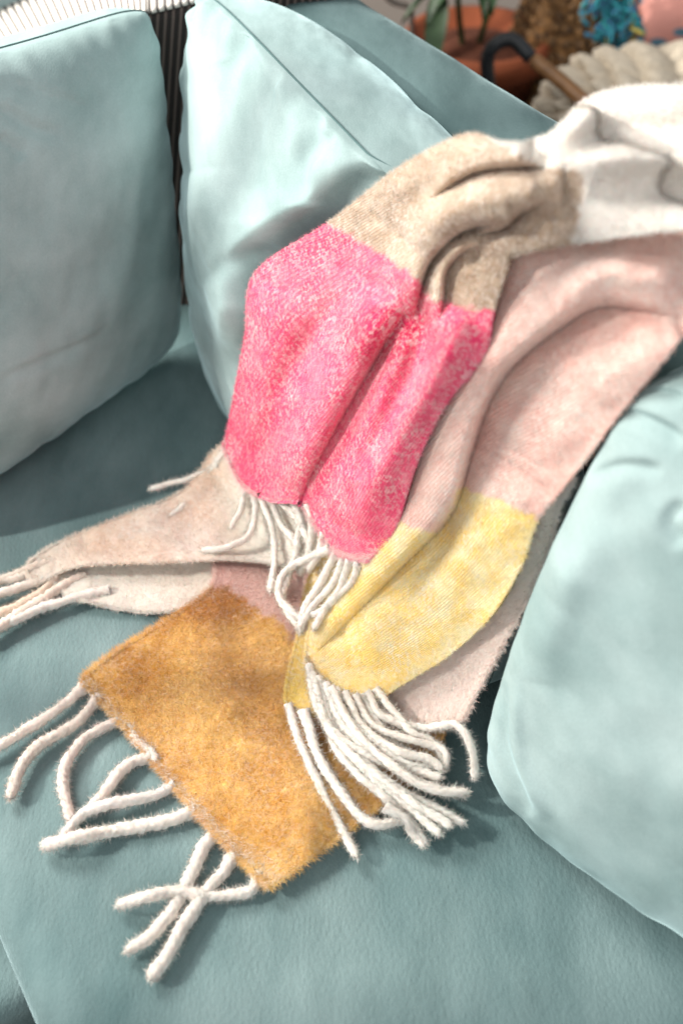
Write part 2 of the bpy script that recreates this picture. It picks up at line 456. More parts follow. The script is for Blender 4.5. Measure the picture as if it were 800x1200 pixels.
# ---- layer B : blush panel ending in pale yellow
rowsB = [
 [(870, 235), (868, 262), (866, 300), (864, 340), (862, 375)],
 [(800, 235), (800, 275), (800, 315), (800, 350), (812, 382)],
 [(700, 245), (705, 290), (720, 340), (745, 392), (768, 432)],
 [(610, 270), (625, 320), (655, 375), (690, 432), (724, 486)],
 [(540, 330), (565, 380), (600, 440), (640, 500), (684, 540)],
 [(490, 400), (525, 450), (560, 505), (600, 550), (652, 580)],
 [(450, 500), (490, 530), (530, 570), (575, 592), (630, 608)],
 [(420, 590), (455, 612), (500, 640), (550, 660), (610, 664)],
 [(390, 650), (420, 672), (465, 700), (515, 722), (575, 722)],
 [(372, 700), (395, 722), (435, 750), (480, 768), (528, 766)],
 [(360, 745), (378, 768), (410, 788), (450, 800), (486, 793)],
 [(358, 770), (370, 790), (395, 812), (420, 820), (444, 819)],
]
creaseB = [(800, 372), (745, 362), (700, 360), (655, 385), (600, 430), (572, 475), (553, 530), (530, 600), (480, 655), (420, 715), (370, 765)]
def colB(U, V, pix):
    l1 = side_of(pix, [(700, 640), (628, 606), (545, 573), (528, 600), (505, 622), (466, 610), (400, 560)], 3, 7, 21)
    y = lerp(YEL, (.95, .82, .48), np.clip(.4 + 1.2 * fbm(pix[..., 0] / 18, pix[..., 1] / 18, 31, 3), 0, 1))
    b = lerp(BLUSH, (.92, .70, .62), np.clip(.4 + fbm(pix[..., 0] / 30, pix[..., 1] / 30, 33, 3), 0, 1))
    return lerp(b, y, 1 - l1)
G = patch(rowsB, .036, wav=.003, wsc=60., gain=1.0, folds=[
    lambda P: lip(P, creaseB[::-1], .026, 5, 44, 16),
    
    lambda P: bump(P, [(800, 330), (740, 318), (690, 320), (640, 350)], .010, 22, 26),
    lambda P: bump(P, [(620, 540), (560, 640), (500, 720), (440, 790)], .014, 40, 50),
    lambda P: bump(P, [(800, 400), (730, 420), (660, 480), (610, 550)], .012, 40, 50),
    lambda P: bump(P, [(535, 590), (520, 640), (470, 720)], -.009, 16, 16),
])
build_cloth('woven_panel', G, colB, M_wool, blanket, 90000, fl=.0036, fw=.00024, edge=4000, roots=True, label='blush pink panel ending in a pale yellow band')

# ---- layer A : cream, tan and hot pink
rowsA = [
 [(880, 80), (880, 120), (880, 160), (880, 200), (880, 235), (880, 250), (880, 262)],
 [(800, 98), (800, 130), (800, 162), (800, 195), (800, 225), (800, 248), (800, 268)],
 [(735, 102), (735, 132), (735, 165), (735, 198), (735, 230), (733, 255), (732, 276)],
 [(685, 118), (686, 145), (686, 172), (684, 200), (680, 235), (678, 262), (676, 284)],
 [(640, 160), (640, 172), (640, 190), (636, 212), (632, 245), (632, 270), (634, 291)],
 [(590, 168), (592, 180), (594, 202), (594, 228), (592, 258), (598, 282), (606, 297)],
 [(545, 158), (546, 180), (548, 206), (552, 234), (560, 262), (578, 284), (597, 300)],
 [(468, 196), (478, 220), (495, 246), (518, 268), (545, 286), (572, 300), (594, 312)],
 [(388, 258), (412, 280), (448, 300), (482, 322), (512, 340), (545, 352), (578, 364)],
 [(300, 318), (345, 345), (395, 372), (440, 392), (480, 404), (520, 412), (566, 418)],
 [(287, 392), (325, 418), (368, 440), (408, 452), (445, 464), (480, 472), (520, 478)],
 [(274, 462), (306, 486), (342, 508), (378, 522), (415, 532), (450, 538), (487, 546)],
 [(264, 514), (290, 556), (322, 580), (358, 586), (388, 612), (418, 628), (462, 622)],
 [(262, 522), (284, 566), (316, 586), (352, 590), (384, 640), (406, 652), (432, 658)],
]
def colA(U, V, pix):
    tp = side_of(pix, [(330, 215), (385, 262), (450, 300), (490, 330), (510, 352), (578, 364), (640, 372)], 3, 8, 41)
    ct = side_of(pix, [(700, 330), (674, 280), (682, 205), (640, 198), (600, 178), (555, 150), (500, 110)], 4, 9, 43)
    cream = lerp(CREAM, (.85, .80, .745), np.clip(.5 + fbm(pix[..., 0] / 40, pix[..., 1] / 40, 44, 2), 0, 1))
    tan = lerp(TAN, (.64, .505, .38), np.clip(.35 + 1.2 * fbm(pix[..., 0] / 12, pix[..., 1] / 12, 45, 3), 0, 1))
    pk = lerp(PINK, (.91, .20, .30), np.clip(.3 + .9 * fbm(pix[..., 0] / 12, pix[..., 1] / 16, 46, 3), 0, 1))
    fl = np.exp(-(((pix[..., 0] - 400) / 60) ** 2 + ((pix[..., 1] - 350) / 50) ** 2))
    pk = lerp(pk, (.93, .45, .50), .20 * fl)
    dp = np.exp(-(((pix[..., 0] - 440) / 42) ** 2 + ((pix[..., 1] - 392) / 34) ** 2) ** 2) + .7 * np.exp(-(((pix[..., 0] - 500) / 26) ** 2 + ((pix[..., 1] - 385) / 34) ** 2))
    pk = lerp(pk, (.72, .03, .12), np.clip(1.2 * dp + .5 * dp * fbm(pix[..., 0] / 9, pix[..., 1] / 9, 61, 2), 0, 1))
    c = lerp(cream, tan, 1 - ct)
    return lerp(c, pk, tp)
knot = (575, 278)
foldsA = [
    lambda P: lip(P, [(346, 615), (358, 570), (388, 512), (420, 455), (450, 405), (475, 365)], .014, 6, 34, 16),
    lambda P: bump(P, [(455, 345), (412, 410), (370, 490), (335, 570)], .014, 24, 24),
    lambda P: bump(P, [(500, 350), (492, 420), (450, 500), (415, 560)], -.011, 15, 17),
    lambda P: bump(P, [(480, 385), (455, 440), (425, 520), (380, 600)], .008, 15, 15),
    lambda P: bump(P, [(300, 580), (315, 505), (345, 430), (400, 345)], -.007, 18, 20),
    lambda P: bump(P, [(330, 340), (310, 420), (285, 520)], .007, 28, 28),
    lambda P: bump(P, [(300, 600), (320, 540), (350, 470)], -.005, 14, 14),
    lambda P: bump(P, [(540, 360), (512, 430), (462, 510), (410, 620)], .020, 26, 28),
    lambda P: lip(P, [(486, 372), (492, 345), (505, 308), (535, 276), (566, 264), (600, 262)], .014, 4, 30, 12, .3),
    lambda P: lip(P, [(514, 380), (520, 350), (524, 318), (542, 296), (562, 288)], .009, 4, 14, 9, .2),
    lambda P: bump(P, [(545, 306), (565, 304), (590, 310)], -.003, 12, 12),
    lambda P: bump(P, [(480, 285), (530, 240), (600, 222), (660, 222)], .014, 24, 22),
    lambda P: lip(P, [(640, 196), (600, 196), (565, 200), (540, 210), (500, 235)][::-1], .008, 4, 22, 10, .5),
    lambda P: bump(P, [(440, 250), (500, 190), (560, 172), (620, 182)], .008, 30, 26),
    lambda P: lip(P, [(560, 275), (590, 268), (612, 250), (640, 235)], .009, 4, 20, 10, .4),
    # cream folds
    lambda P: bump(P, [(640, 185), (672, 148), (715, 122), (830, 120)], .007, 24, 26),
    lambda P: bump(P, [(655, 195), (720, 160), (830, 152)], -.003, 18, 18),
    lambda P: bump(P, [(640, 200), (710, 182), (780, 182), (860, 195)], .006, 22, 22),
    lambda P: bump(P, [(690, 222), (745, 238), (800, 228), (860, 225)], -.004, 22, 20),
]
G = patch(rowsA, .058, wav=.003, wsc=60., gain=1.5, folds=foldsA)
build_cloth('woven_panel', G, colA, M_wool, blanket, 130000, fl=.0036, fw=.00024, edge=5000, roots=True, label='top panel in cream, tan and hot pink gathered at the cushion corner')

# ------------------------------------------------------------------ tassels: two plies twisted together
def tassel(line, off, rad, colr=WHITE, nfib=900, tip=True, wob=1.0, mat=None, offs=None):
    P = np.array(line, float)
    if P.shape[1] == 2:
        o = np.interp(np.linspace(0, 1, len(P)), np.linspace(0, 1, len(offs)), offs) if offs is not None else np.full(len(P), off)
        P = np.c_[P, o]
    Q = even(P * np.array([1, 1, 1000]), 3.0)
    Q[:, 2] /= 1000
    wv = fbm(np.arange(len(Q)) / 7.0, np.full(len(Q), rng.random() * 90), 3, 2) * 2.2 * wob
    t = np.gradient(Q[:, :2], axis=0); t /= np.linalg.norm(t, axis=1, keepdims=True) + 1e-9
    ramp_ = np.clip(np.arange(len(Q)) / 6, 0, 1)
    Q[:, :2] += np.c_[-t[:, 1], t[:, 0]] * (wv * ramp_)[:, None]
    X = drape(Q[:, :2], Q[:, 2])
    X = even(X, .0016)
    n = len(X); T = np.gradient(X, axis=0); T /= np.linalg.norm(T, axis=1, keepdims=True)
    up = np.array([0, 0, 1.]); B = np.cross(T, up); B /= np.linalg.norm(B, axis=1, keepdims=True) + 1e-9; Nn = np.cross(B, T)
    K = 18; th = np.linspace(0, 2 * np.pi, K, endpoint=False)
    s = np.arange(n) * .0016
    ph = s * 2 * np.pi / (.020 + .004 * rng.random()) + rng.random() * 6
    lob = .66 + .34 * np.abs(np.cos(1.5 * (th[None] - ph[:, None]))) ** .6
    lump = 1 + .26 * fbm(s[:, None] / .006 + 0 * th[None], th[None] * 1.2 + rng.random() * 50, 9, 2)
    rr = rad * .88 * lob * lump * (1 + .30 * fbm(s / .016, s * 0 + rng.random() * 99, 5, 2))[:, None]
    e = np.clip((s[-1] - s) / (rad * 1.2), 0, 1); e = np.sqrt(1 - (1 - e) ** 2) * .92 + .08
    e0 = 1 + .25 * np.exp(-s / (rad * 1.5))
    rr = rr * (e * e0)[:, None]
    V = X[:, None] + rr[..., None] * (np.cos(th)[None, :, None] * B[:, None] + np.sin(th)[None, :, None] * Nn[:, None])
    rad_n = V - X[:, None]; rad_n /= np.linalg.norm(rad_n, axis=-1, keepdims=True) + 1e-9
    F = grid_faces(n, K, 0, True)[:, ::-1]
    caps = np.array([[i for i in range(K)]]) ; cap2 = np.array([[(n - 1) * K + i for i in range(K)][::-1]])
    colr = np.array(colr) * (1 + rng.normal() * .04)
    cg = np.clip(colr[None, None] * (1 + .16 * fbm(s[:, None] / .003, th[None] * 2, 14, 2)[..., None]), 0, .92)
    Vf = V.reshape(-1, 3); Nf = rad_n.reshape(-1, 3); Cf = np.broadcast_to(cg, V.shape).reshape(-1, 3)
    k = int(nfib * 2.6 * s[-1] / .12)
    idx = rng.integers(0, len(Vf), k)
    tt = np.repeat(T, K, 0)[idx]
    FV, Qd, Tr, FN, FC = fibres(Vf[idx], Nf[idx], None, tt, np.clip(Cf[idx] * (1 + rng.normal(size=(k, 1)) * .05), 0, .95), .0050, .00026, .5, .5)
    # frayed tip
    k2 = 45; bi = (n - 1 - rng.integers(0, 3, k2)) * K + rng.integers(0, K, k2)
    FV2, Q2, T2, FN2, FC2 = fibres(Vf[bi], Nf[bi], None, np.repeat(T, K, 0)[bi], Cf[bi], .0042, .0004, .3, 1.3, .45)
    k3 = 24; ri = rng.integers(0, 5, k3) * K + rng.integers(0, K, k3)
    FV3, Q3, T3, FN3, FC3 = fibres(Vf[ri], Nf[ri], None, -np.repeat(T, K, 0)[ri], Cf[ri], .005, .0003, .1, 1.2, .45)
    FV2 = np.concatenate([FV2, FV3]); Q2 = np.concatenate([Q2, Q3 + len(FV2) - len(FV3)]); T2 = np.concatenate([T2, T3 + len(FV2) - len(FV3)]); FN2 = np.concatenate([FN2, FN3]); FC2 = np.concatenate([FC2, FC3])
    b = len(Vf); b2 = b + len(FV)
    me = mesh_np('tassel', np.concatenate([Vf, FV, FV2]), [F, Qd + b, Q2 + b2, Tr + b, T2 + b2, caps, cap2], mat or M_yarn, blanket, True,
                 np.concatenate([Cf, FC, FC2]), np.zeros((len(Vf) + len(FV) + len(FV2), 2)), np.concatenate([Nf, FN, FN2]))
    return me
W1 = (.82, .76, .695); W2 = (.80, .70, .62); W3 = (.85, .795, .73)
# from the mustard end, lying on the seat
TD = [
 ([(100, 805), (60, 836), (20, 862), (-25, 888)], .0062, (.76, .68, .62)),
 ([(116, 818), (88, 848), (48, 872), (24, 902), (12, 936)], .0066, (.74, .66, .59)),
 ([(138, 845), (100, 866), (78, 895), (76, 930), (84, 962)], .0062, (.74, .65, .59)),
 ([(152, 852), (160, 868), (176, 882), (184, 892)], .0055, W1),
 ([(186, 884), (150, 896), (125, 925), (105, 952)], .0062, (.76, .68, .62)),
 ([(214, 915), (178, 934), (130, 942), (96, 955), (72, 982)], .0060, (.80, .75, .71)),
 ([(240, 945), (195, 962), (130, 974), (85, 982), (50, 992)], .0070, W1),
 ([(258, 965), (236, 1000), (212, 1050), (180, 1094), (148, 1116)], .0066, W1),
 ([(282, 992), (255, 1030), (226, 1066), (200, 1112), (176, 1148)], .0072, W1),
 ([(308, 1018), (292, 1044), (252, 1050), (205, 1045), (170, 1052), (138, 1062)], .0062, W3),
]
for k, (l, r, c) in enumerate(TD):
    if k >= 4: l = [(l[0][0] * .72 + l[1][0] * .28, l[0][1] * .72 + l[1][1] * .28)] + l[1:]
    tassel(l, .007, r, c, 1100, offs=[.0045, .006, .007 + .006 * (k in (5,)), .008 + (.009 if k in (6, 9) else 0), .007])
# from the pink edge
TA = [
 ([(270, 520), (248, 552), (215, 592), (178, 622)], .0046, .040, .014),
 ([(258, 545), (225, 560), (176, 573)], .0044, .034, .018),
 ([(296, 572), (300, 600), (290, 628), (262, 642), (236, 645)], .0044, .050, .030),
 ([(288, 565), (283, 595), (270, 620)], .0040, .046, .032),
 ([(304, 578), (316, 610), (322, 650), (316, 694)], .0046, .052, .030),
 ([(318, 586), (330, 615), (348, 640), (352, 672)], .0042, .052, .034),
 ([(330, 588), (350, 610), (362, 640), (352, 672)], .0044, .054, .040),
 ([(345, 588), (352, 620), (340, 668), (330, 702), (348, 732), (362, 738)], .0046, .054, .034),
 ([(360, 590), (366, 615), (362, 652)], .0044, .056, .040),
 ([(388, 642), (358, 655), (332, 672), (328, 700), (352, 728)], .0048, .058, .040),
 ([(394, 648), (378, 680), (358, 712), (352, 742)], .0048, .058, .040),
 ([(402, 655), (392, 682), (366, 712), (350, 738)], .0046, .058, .042),
 ([(410, 656), (398, 690), (380, 715), (362, 722)], .0046, .058, .044),
 ([(420, 660), (412, 682), (384, 708), (368, 738)], .0044, .058, .046),
 ([(380, 625), (372, 650), (362, 668)], .0042, .056, .044),
]
for l, r, o0, o1 in TA: tassel(l, .03, r, W3, 800, offs=[o0 - .004, (o0 + o1) / 2, o1])
# from the yellow edge, falling in a bunch to the seat
TB = [
 ([(362, 780), (372, 830), (402, 868), (450, 892), (517, 910)], .0054, .045, .030),
 ([(366, 790), (384, 850), (420, 892), (470, 930), (528, 968)], .0054, .046, .022),
 ([(372, 795), (392, 858), (430, 905), (478, 944), (516, 978)], .0052, .044, .016),
 ([(382, 802), (402, 850), (446, 888), (494, 918), (546, 932)], .0052, .046, .024),
 ([(394, 808), (402, 838), (440, 872), (480, 896), (514, 898)], .0050, .047, .030),
 ([(404, 812), (424, 850), (462, 878), (500, 890), (518, 902)], .0050, .046, .034),
 ([(416, 815), (436, 850), (486, 868), (520, 880), (520, 902)], .0048, .044, .030),
 ([(430, 812), (452, 842), (500, 852), (536, 850), (554, 880), (556, 912)], .0050, .042, .022),
 ([(440, 808), (462, 835), (484, 860), (506, 868), (521, 892)], .0048, .042, .028),
 ([(376, 800), (410, 872), (450, 912), (496, 940), (544, 964)], .0054, .042, .016),
 ([(368, 800), (396, 880), (446, 930), (470, 950), (500, 988)], .0052, .040, .010),
 ([(388, 806), (420, 860), (462, 900), (505, 925), (548, 928)], .0048, .050, .030),
 ([(424, 815), (452, 860), (500, 898), (512, 925)], .0046, .040, .016),
]
for l, r, o0, o1 in TB: tassel(l, .03, r * .92, W3, 900, offs=[o0 - .004, (o0 * .6 + o1 * .4), o1])
for l, r in [([(338, 826), (352, 872), (376, 925), (398, 968), (418, 1004)], .0048), ([(356, 834), (372, 885), (404, 935), (438, 966), (484, 956)], .0056), ([(450, 945), (476, 960), (484, 975), (497, 992)], .0050)]:
    tassel(l, .02, r, W3, 900, offs=[.030, .026, .018, .012, .009])
# from the beige end, leaving the picture on the left
for l, r, c in [([(78, 652), (45, 664), (-30, 690)], .0062, (.76, .66, .57)), ([(85, 664), (40, 682), (5, 694), (-30, 704)], .0064, (.80, .72, .65)),
             ([(100, 674), (62, 694), (20, 722), (-30, 752)], .0066, (.78, .67, .58)), ([(72, 672), (40, 700), (8, 716), (-20, 720)], .0060, (.74, .60, .48)),
             ([(128, 692), (90, 700), (40, 716), (-20, 745)], .0064, (.82, .76, .70)), ([(60, 658), (20, 676), (-30, 682)], .0056, (.80, .72, .64))]:
    tassel(l, .010, r, c, 900, offs=[.006, .010, .010])

# ------------------------------------------------------------------ sofa
sofa = empty('velvet_sofa', 'teal velvet sofa seen from above with a deep seat and low padded back', 'sofa')
def st(s, t, z): return NV * s + DV * t + np.array([0, 0, z])
# seat cushion: profile across the depth, swept along the sofa
def seat():
    prof = []
    r = .045
    for z in np.linspace(-.19, -r, 8)[:-1]: prof.append((0, z))
    for a in np.linspace(0, 90, 12): prof.append((r - r * math.cos(R(a)), -r + r * math.sin(R(a))))
    for s in np.linspace(r, .72, 220)[1:]: prof.append((s, 0))
    prof = np.array(prof); prof[:, 0] -= .022
    ts = np.linspace(-1.7, .5, 520)
    S = np.broadcast_to(prof[:, 0][:, None], (len(prof), len(ts))); Z = np.broadcast_to(prof[:, 1][:, None], S.shape); T = np.broadcast_to(ts[None], S.shape)
    k = np.clip((S + .022) / .06, 0, 1)
    Z = Z + k * (.004 * fbm(S * 9, T * 7, 3, 3) - .003) - .012 * np.exp(-((S + .03) / .05) ** 2) * k
    P = NV * S[..., None] + DV * T[..., None] + np.array([0, 0, 1.]) * Z[..., None]
    F = grid_faces(*S.shape)[:, ::-1]
    return mesh_np('seat_cushion', P.reshape(-1, 3), [F], M_seat, sofa)
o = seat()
def rbox(name, s0, s1, t0, t1, z0, z1, r, mat, parent, amp=.004, seed=1, ns=60, nt_=160):
    """upholstered block: rounded rectangle section in (s,z) swept along t with closed rounded ends"""
    sec = []
    cs = [(s1 - r, z1 - r, 0), (s0 + r, z1 - r, 90), (s0 + r, z0 + r, 180), (s1 - r, z0 + r, 270)]
    for cx, cz, a0 in cs:
        for a in np.linspace(0, 90, 10): sec.append((cx + r * math.cos(R(a0 + a)), cz + r * math.sin(R(a0 + a))))
    sec = np.array(sec + [sec[0]])
    L = np.r_[0, np.cumsum(np.linalg.norm(np.diff(sec, axis=0), axis=1))]
    q = np.linspace(0, L[-1], ns * 2, endpoint=False)
    sec = np.c_[np.interp(q, L, sec[:, 0]), np.interp(q, L, sec[:, 1])]
    c = np.array([(s0 + s1) / 2, (z0 + z1) / 2])
    rows = []
    ends = [(t0 + r * (1 - math.cos(R(a))), 1) for a in ()]
    tt = [(t0, 0.0)] + [(t0 + r * (1 - math.cos(R(a))), math.sin(R(a))) for a in (8, 25, 45, 65, 90)] + [(t, 1) for t in np.linspace(t0 + r, t1 - r, nt_)[1:-1]] + [(t1 - r * (1 - math.cos(R(a))), math.sin(R(a))) for a in (90, 65, 45, 25, 8)] + [(t1, 0.0)]
    for t, k in tt:
        hs = np.array([(s1 - s0) / 2, (z1 - z0) / 2]); sc_ = (hs - r * (1 - k)) / hs
        if k == 0: sc_ = sc_ * 0 + .001
        p = c + (sec - c) * sc_
        dd = p - c; dd = dd / (np.linalg.norm(dd, axis=1, keepdims=True) + 1e-9)
        p = p + dd * (amp * 2 * fbm(p[:, 0] * 11 + seed, np.full(len(p), t * 9.0) + p[:, 1] * 8, seed, 2))[:, None] * k
        rows.append(NV * p[:, :1] + DV * t + np.array([0, 0, 1.]) * p[:, 1:])
    G = np.array(rows)
    return mesh_np(name, G.reshape(-1, 3), [grid_faces(G.shape[0], G.shape[1], 0, True)], mat, parent)
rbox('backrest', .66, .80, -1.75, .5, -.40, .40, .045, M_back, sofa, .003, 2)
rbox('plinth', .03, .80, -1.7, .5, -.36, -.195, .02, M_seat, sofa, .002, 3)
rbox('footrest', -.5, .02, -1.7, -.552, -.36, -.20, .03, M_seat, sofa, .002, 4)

# ------------------------------------------------------------------ cushions
def pillow(name, BL, BR, TR, TL, T, label, group, mat=M_cush, p=.42, tb=None, concave=.06, seed=1, creases=(), parent=None, n=190, groove=.006, pucker=.004, cat='cushion', extra=None, pb=None, ftop=0.0, rc=.06, seam=None, cb=None, rtop=1.0, wrin=0.0):
    BL, BR, TR, TL = map(np.array, (BL, BR, TR, TL))
    N = np.cross(BR - BL, TL - BL).astype(float); N /= np.linalg.norm(N)
    if N @ (CAM - (BL + TR) / 2) < 0: N = -N
    g = np.sin(np.linspace(-np.pi / 2, np.pi / 2, n)); g = g * .75 + np.linspace(-1, 1, n) * .25
    A, B = np.meshgrid(g, g)
    A2 = A * (1 - concave * (1 - B * B)) ; B2 = B * (1 - (concave if cb is None else cb) * (1 - A * A))
    # corners a little rounded
    cr_ = np.clip(np.abs(A) * np.abs(B), 0, 1) ** 6; rcv = rc * np.where(B > 0, rtop, 1.0); A2 = A2 * (1 - rcv * cr_); B2 = B2 * (1 - rcv * cr_)
    u = (A2 + 1) / 2; v = (B2 + 1) / 2
    base = (1 - u)[..., None] * (1 - v)[..., None] * BL + u[..., None] * (1 - v)[..., None] * BR + u[..., None] * v[..., None] * TR + (1 - u)[..., None] * v[..., None] * TL
    prof = (np.clip(1 - A * A, 0, 1) * np.clip(1 - B * B, 0, 1)) ** p
    eb = np.minimum(1 - np.abs(A), 1 - np.abs(B))
    along = np.where(1 - np.abs(A) < 1 - np.abs(B), B, A)
    edgew = np.exp(-(eb / .10)) * np.clip(eb / .012, 0, 1)
    c = (BL + BR + TR + TL) / 4
    outs = []
    prof0 = prof; profb = (np.clip(1 - A * A, 0, 1) * np.clip(1 - B * B, 0, 1)) ** (pb or p)
    for sgn, TT, sd in ((1, T, seed), (-1, tb or T, seed + 50)):
        prof = prof0 if sgn == 1 else profb
        h = TT * prof * (1 - ftop * v * v if sgn == 1 else 1)
        pk = pucker * edgew * (np.sin(along * 23 + 3 * fbm(along * 3, eb * 2, sd, 2) + sd) + .6 * np.sin(along * 41 + sd * 2))
        h = h + pk * np.clip(prof * 6, 0, 1) * (1 if sgn == 1 else 0) + .012 * fbm(A * 2.2, B * 2.2, sd, 2) * prof + .005 * fbm(A * 5 + B * 2, B * 3 - A * 2, sd + 9, 2) * prof
        rg = fbm(A * 3.1 + B * 1.7 + .6 * fbm(A * 2, B * 2, sd + 3, 2), B * 2.2 - A * 3.4, sd + 21, 3)
        h = h - wrin * np.exp(-(rg / .045) ** 2) * np.clip(.35 + 2.2 * fbm(A * 1.6, B * 1.6, sd + 33, 2), 0, 1) * np.clip(prof * 2, 0, 1)
        W = base + N * (sgn * h)[..., None]
        W = W + (c - base) * (groove * 5 * np.exp(-(eb / .012) ** 2) * .0)[..., None]
        if sgn == 1:
            pix = project(W)
            for f in creases: W = W + N * (f(pix) * np.clip(prof * 4, 0, 1))[..., None]
        if extra is not None: W = extra(W, sgn, N)
        outs.append(W)
    top, bot = outs
    V = np.concatenate([top.reshape(-1, 3), bot.reshape(-1, 3)])
    F1 = grid_faces(n, n); n1 = np.cross(top[n // 2, n // 2 + 3] - top[n // 2, n // 2], top[n // 2 + 3, n // 2] - top[n // 2, n // 2])
    if n1 @ N < 0: F1 = F1[:, ::-1]
    o = mesh_np(name, V, [F1, F1[:, ::-1] + n * n], mat, parent)
    # weld the shared rim
    import bmesh
    bm = bmesh.new(); bm.from_mesh(o.data); bmesh.ops.remove_doubles(bm, verts=bm.verts, dist=1e-6); bm.to_mesh(o.data); bm.free()
    # the sewn seam all round the rim
    k = n - 1
    loop = np.concatenate([top[0, :], top[1:, k], top[k, k - 1::-1], top[k - 1:0:-1, 0]])
    if seam is not None:
        keep = loop[np.r_[True, np.linalg.norm(np.diff(loop, axis=0), axis=1) > 1e-5]]
        X = np.vstack([keep, keep[:1]]); Lx = np.r_[0, np.cumsum(np.linalg.norm(np.diff(X, axis=0), axis=1))]; q = np.linspace(0, Lx[-1], 500)
        X = np.stack([np.interp(q, Lx, X[:, c_]) for c_ in range(3)], -1)
        T_ = np.gradient(X, axis=0); T_ /= np.linalg.norm(T_, axis=1, keepdims=True) + 1e-9
        B_ = np.cross(T_, N); B_ /= np.linalg.norm(B_, axis=1, keepdims=True) + 1e-9
        th = np.linspace(0, 2 * np.pi, 8, endpoint=False)
        Vt = X[:, None] + .0013 * (np.cos(th)[None, :, None] * B_[:, None] + np.sin(th)[None, :, None] * N)
        mesh_np('seam', Vt.reshape(-1, 3), [grid_faces(500, 8, 0, True)], seam, o)
    tag(o, label, cat, group)
    return o
GC = 'teal velvet cushions on the sofa'
pillow('velvet_cushion', at(214, 402, .01), at(-140, 650, .01), at(-170, 90, .46), at(178, -2, .45), .08,
       'teal velvet cushion at the upper left, standing free of the blanket', GC, seed=3, concave=.04, pb=.2, pucker=.0018, rc=.13, rtop=.45, seam=M_seam, creases=[
       lambda P: bump(P, [(0, 445), (60, 420), (110, 398), (130, 380)], -.004, 5, 9),
       lambda P: bump(P, [(0, 125), (40, 150), (75, 160)], -.007, 8, 10),
       lambda P: bump(P, [(0, 95), (50, 110), (110, 130)], -.004, 8, 12),
       lambda P: bump(P, [(0, 160), (30, 185)], -.005, 8, 8)])
def under_blanket(W, sgn, N):
    pix = project(W)
    if sgn == 1:
        d, _ = polydist(pix, [(560, 140), (470, 185), (388, 248), (298, 306), (284, 390), (270, 470), (262, 520), (255, 600)])
        w = sm(-d, -30, 4)
        S, s_ = support(W); S2, _ = support(W + NV * 1e-3); sl = (S2 - S) / 1e-3
        F = (W[..., 2] - S) / np.sqrt(1 + sl * sl)
        n = np.array([0, 0, 1.]) - NV * sl[..., None]; n /= np.linalg.norm(n, axis=-1, keepdims=True)
        W = W - n * (np.clip(F - .030, 0, .2) * w)[..., None]
    else:
        for f in (lambda P: bump(P, [(330, 20), (345, 60), (375, 110)], -.006, 12, 12), lambda P: bump(P, [(425, 60), (400, 100), (396, 140)], -.006, 10, 14),
                  lambda P: bump(P, [(500, 120), (465, 160), (445, 190)], -.006, 10, 14)):
            W = W - N * f(pix)[..., None]
    return W
BLm = at(260, 462, .005)
TLm = at(229, -28, .46); TRd = at(440, 190, .45) - TLm; TRd = TRd / np.linalg.norm(TRd)
BRm = BLm + DV * .58; TRm = TLm + TRd * .60
pillow('velvet_cushion', BLm, BRm, TRm, TLm, .085, 'teal velvet cushion partly covered by the pink end of the blanket', GC, seed=8, concave=-.075, cb=.0, p=.38, tb=.20, pb=.22, pucker=.0055, seam=M_seam, ftop=.35, extra=under_blanket, creases=[
       lambda P: bump(P, [(262, 20), (300, 90), (325, 160), (330, 230)], -.006, 12, 16),
       lambda P: bump(P, [(390, 150), (350, 190), (345, 240)], -.012, 12, 14),
       lambda P: bump(P, [(430, 200), (380, 235), (330, 310)], -.018, 9, 16),
       lambda P: bump(P, [(235, 200), (245, 300), (285, 400)], .012, 22, 20),
       lambda P: bump(P, [(262, 70), (290, 150), (285, 260)], -.007, 16, 20), lambda P: bump(P, [(250, 330), (275, 300), (300, 290)], -.004, 8, 10)])
BLr = at(556, 912, .004); TLr = at(772, 394, .46); dr = at(800, 1062, .004) - BLr; dr /= np.linalg.norm(dr)
pillow('velvet_cushion', BLr, BLr + dr * .50, TLr + dr * .50, TLr, .085, 'pale teal velvet cushion at the right edge beside the dark gap', GC, seed=15, concave=-.05, p=.40, pb=.25, pucker=.0015, rc=.09, seam=M_seam, creases=[
       lambda P: bump(P, [(720, 480), (770, 500), (800, 520)], -.008, 7, 9),
       lambda P: bump(P, [(730, 455), (775, 462), (800, 470)], -.008, 6, 8),
       lambda P: bump(P, [(590, 800), (592, 880), (622, 955)], -.006, 5, 8), lambda P: bump(P, [(604, 790), (608, 880), (640, 960)], .005, 8, 8),
       lambda P: bump(P, [(800, 590), (785, 610), (800, 640)], -.006, 8, 9), lambda P: bump(P, [(650, 700), (700, 640), (800, 600)], .006, 30, 40),
       lambda P: bump(P, [(745, 520), (700, 600), (650, 720), (630, 800)], .006, 24, 30), lambda P: bump(P, [(690, 560), (730, 545), (775, 552)], -.005, 7, 9),
       lambda P: bump(P, [(760, 425), (790, 440), (830, 446)], -.006, 6, 8)])

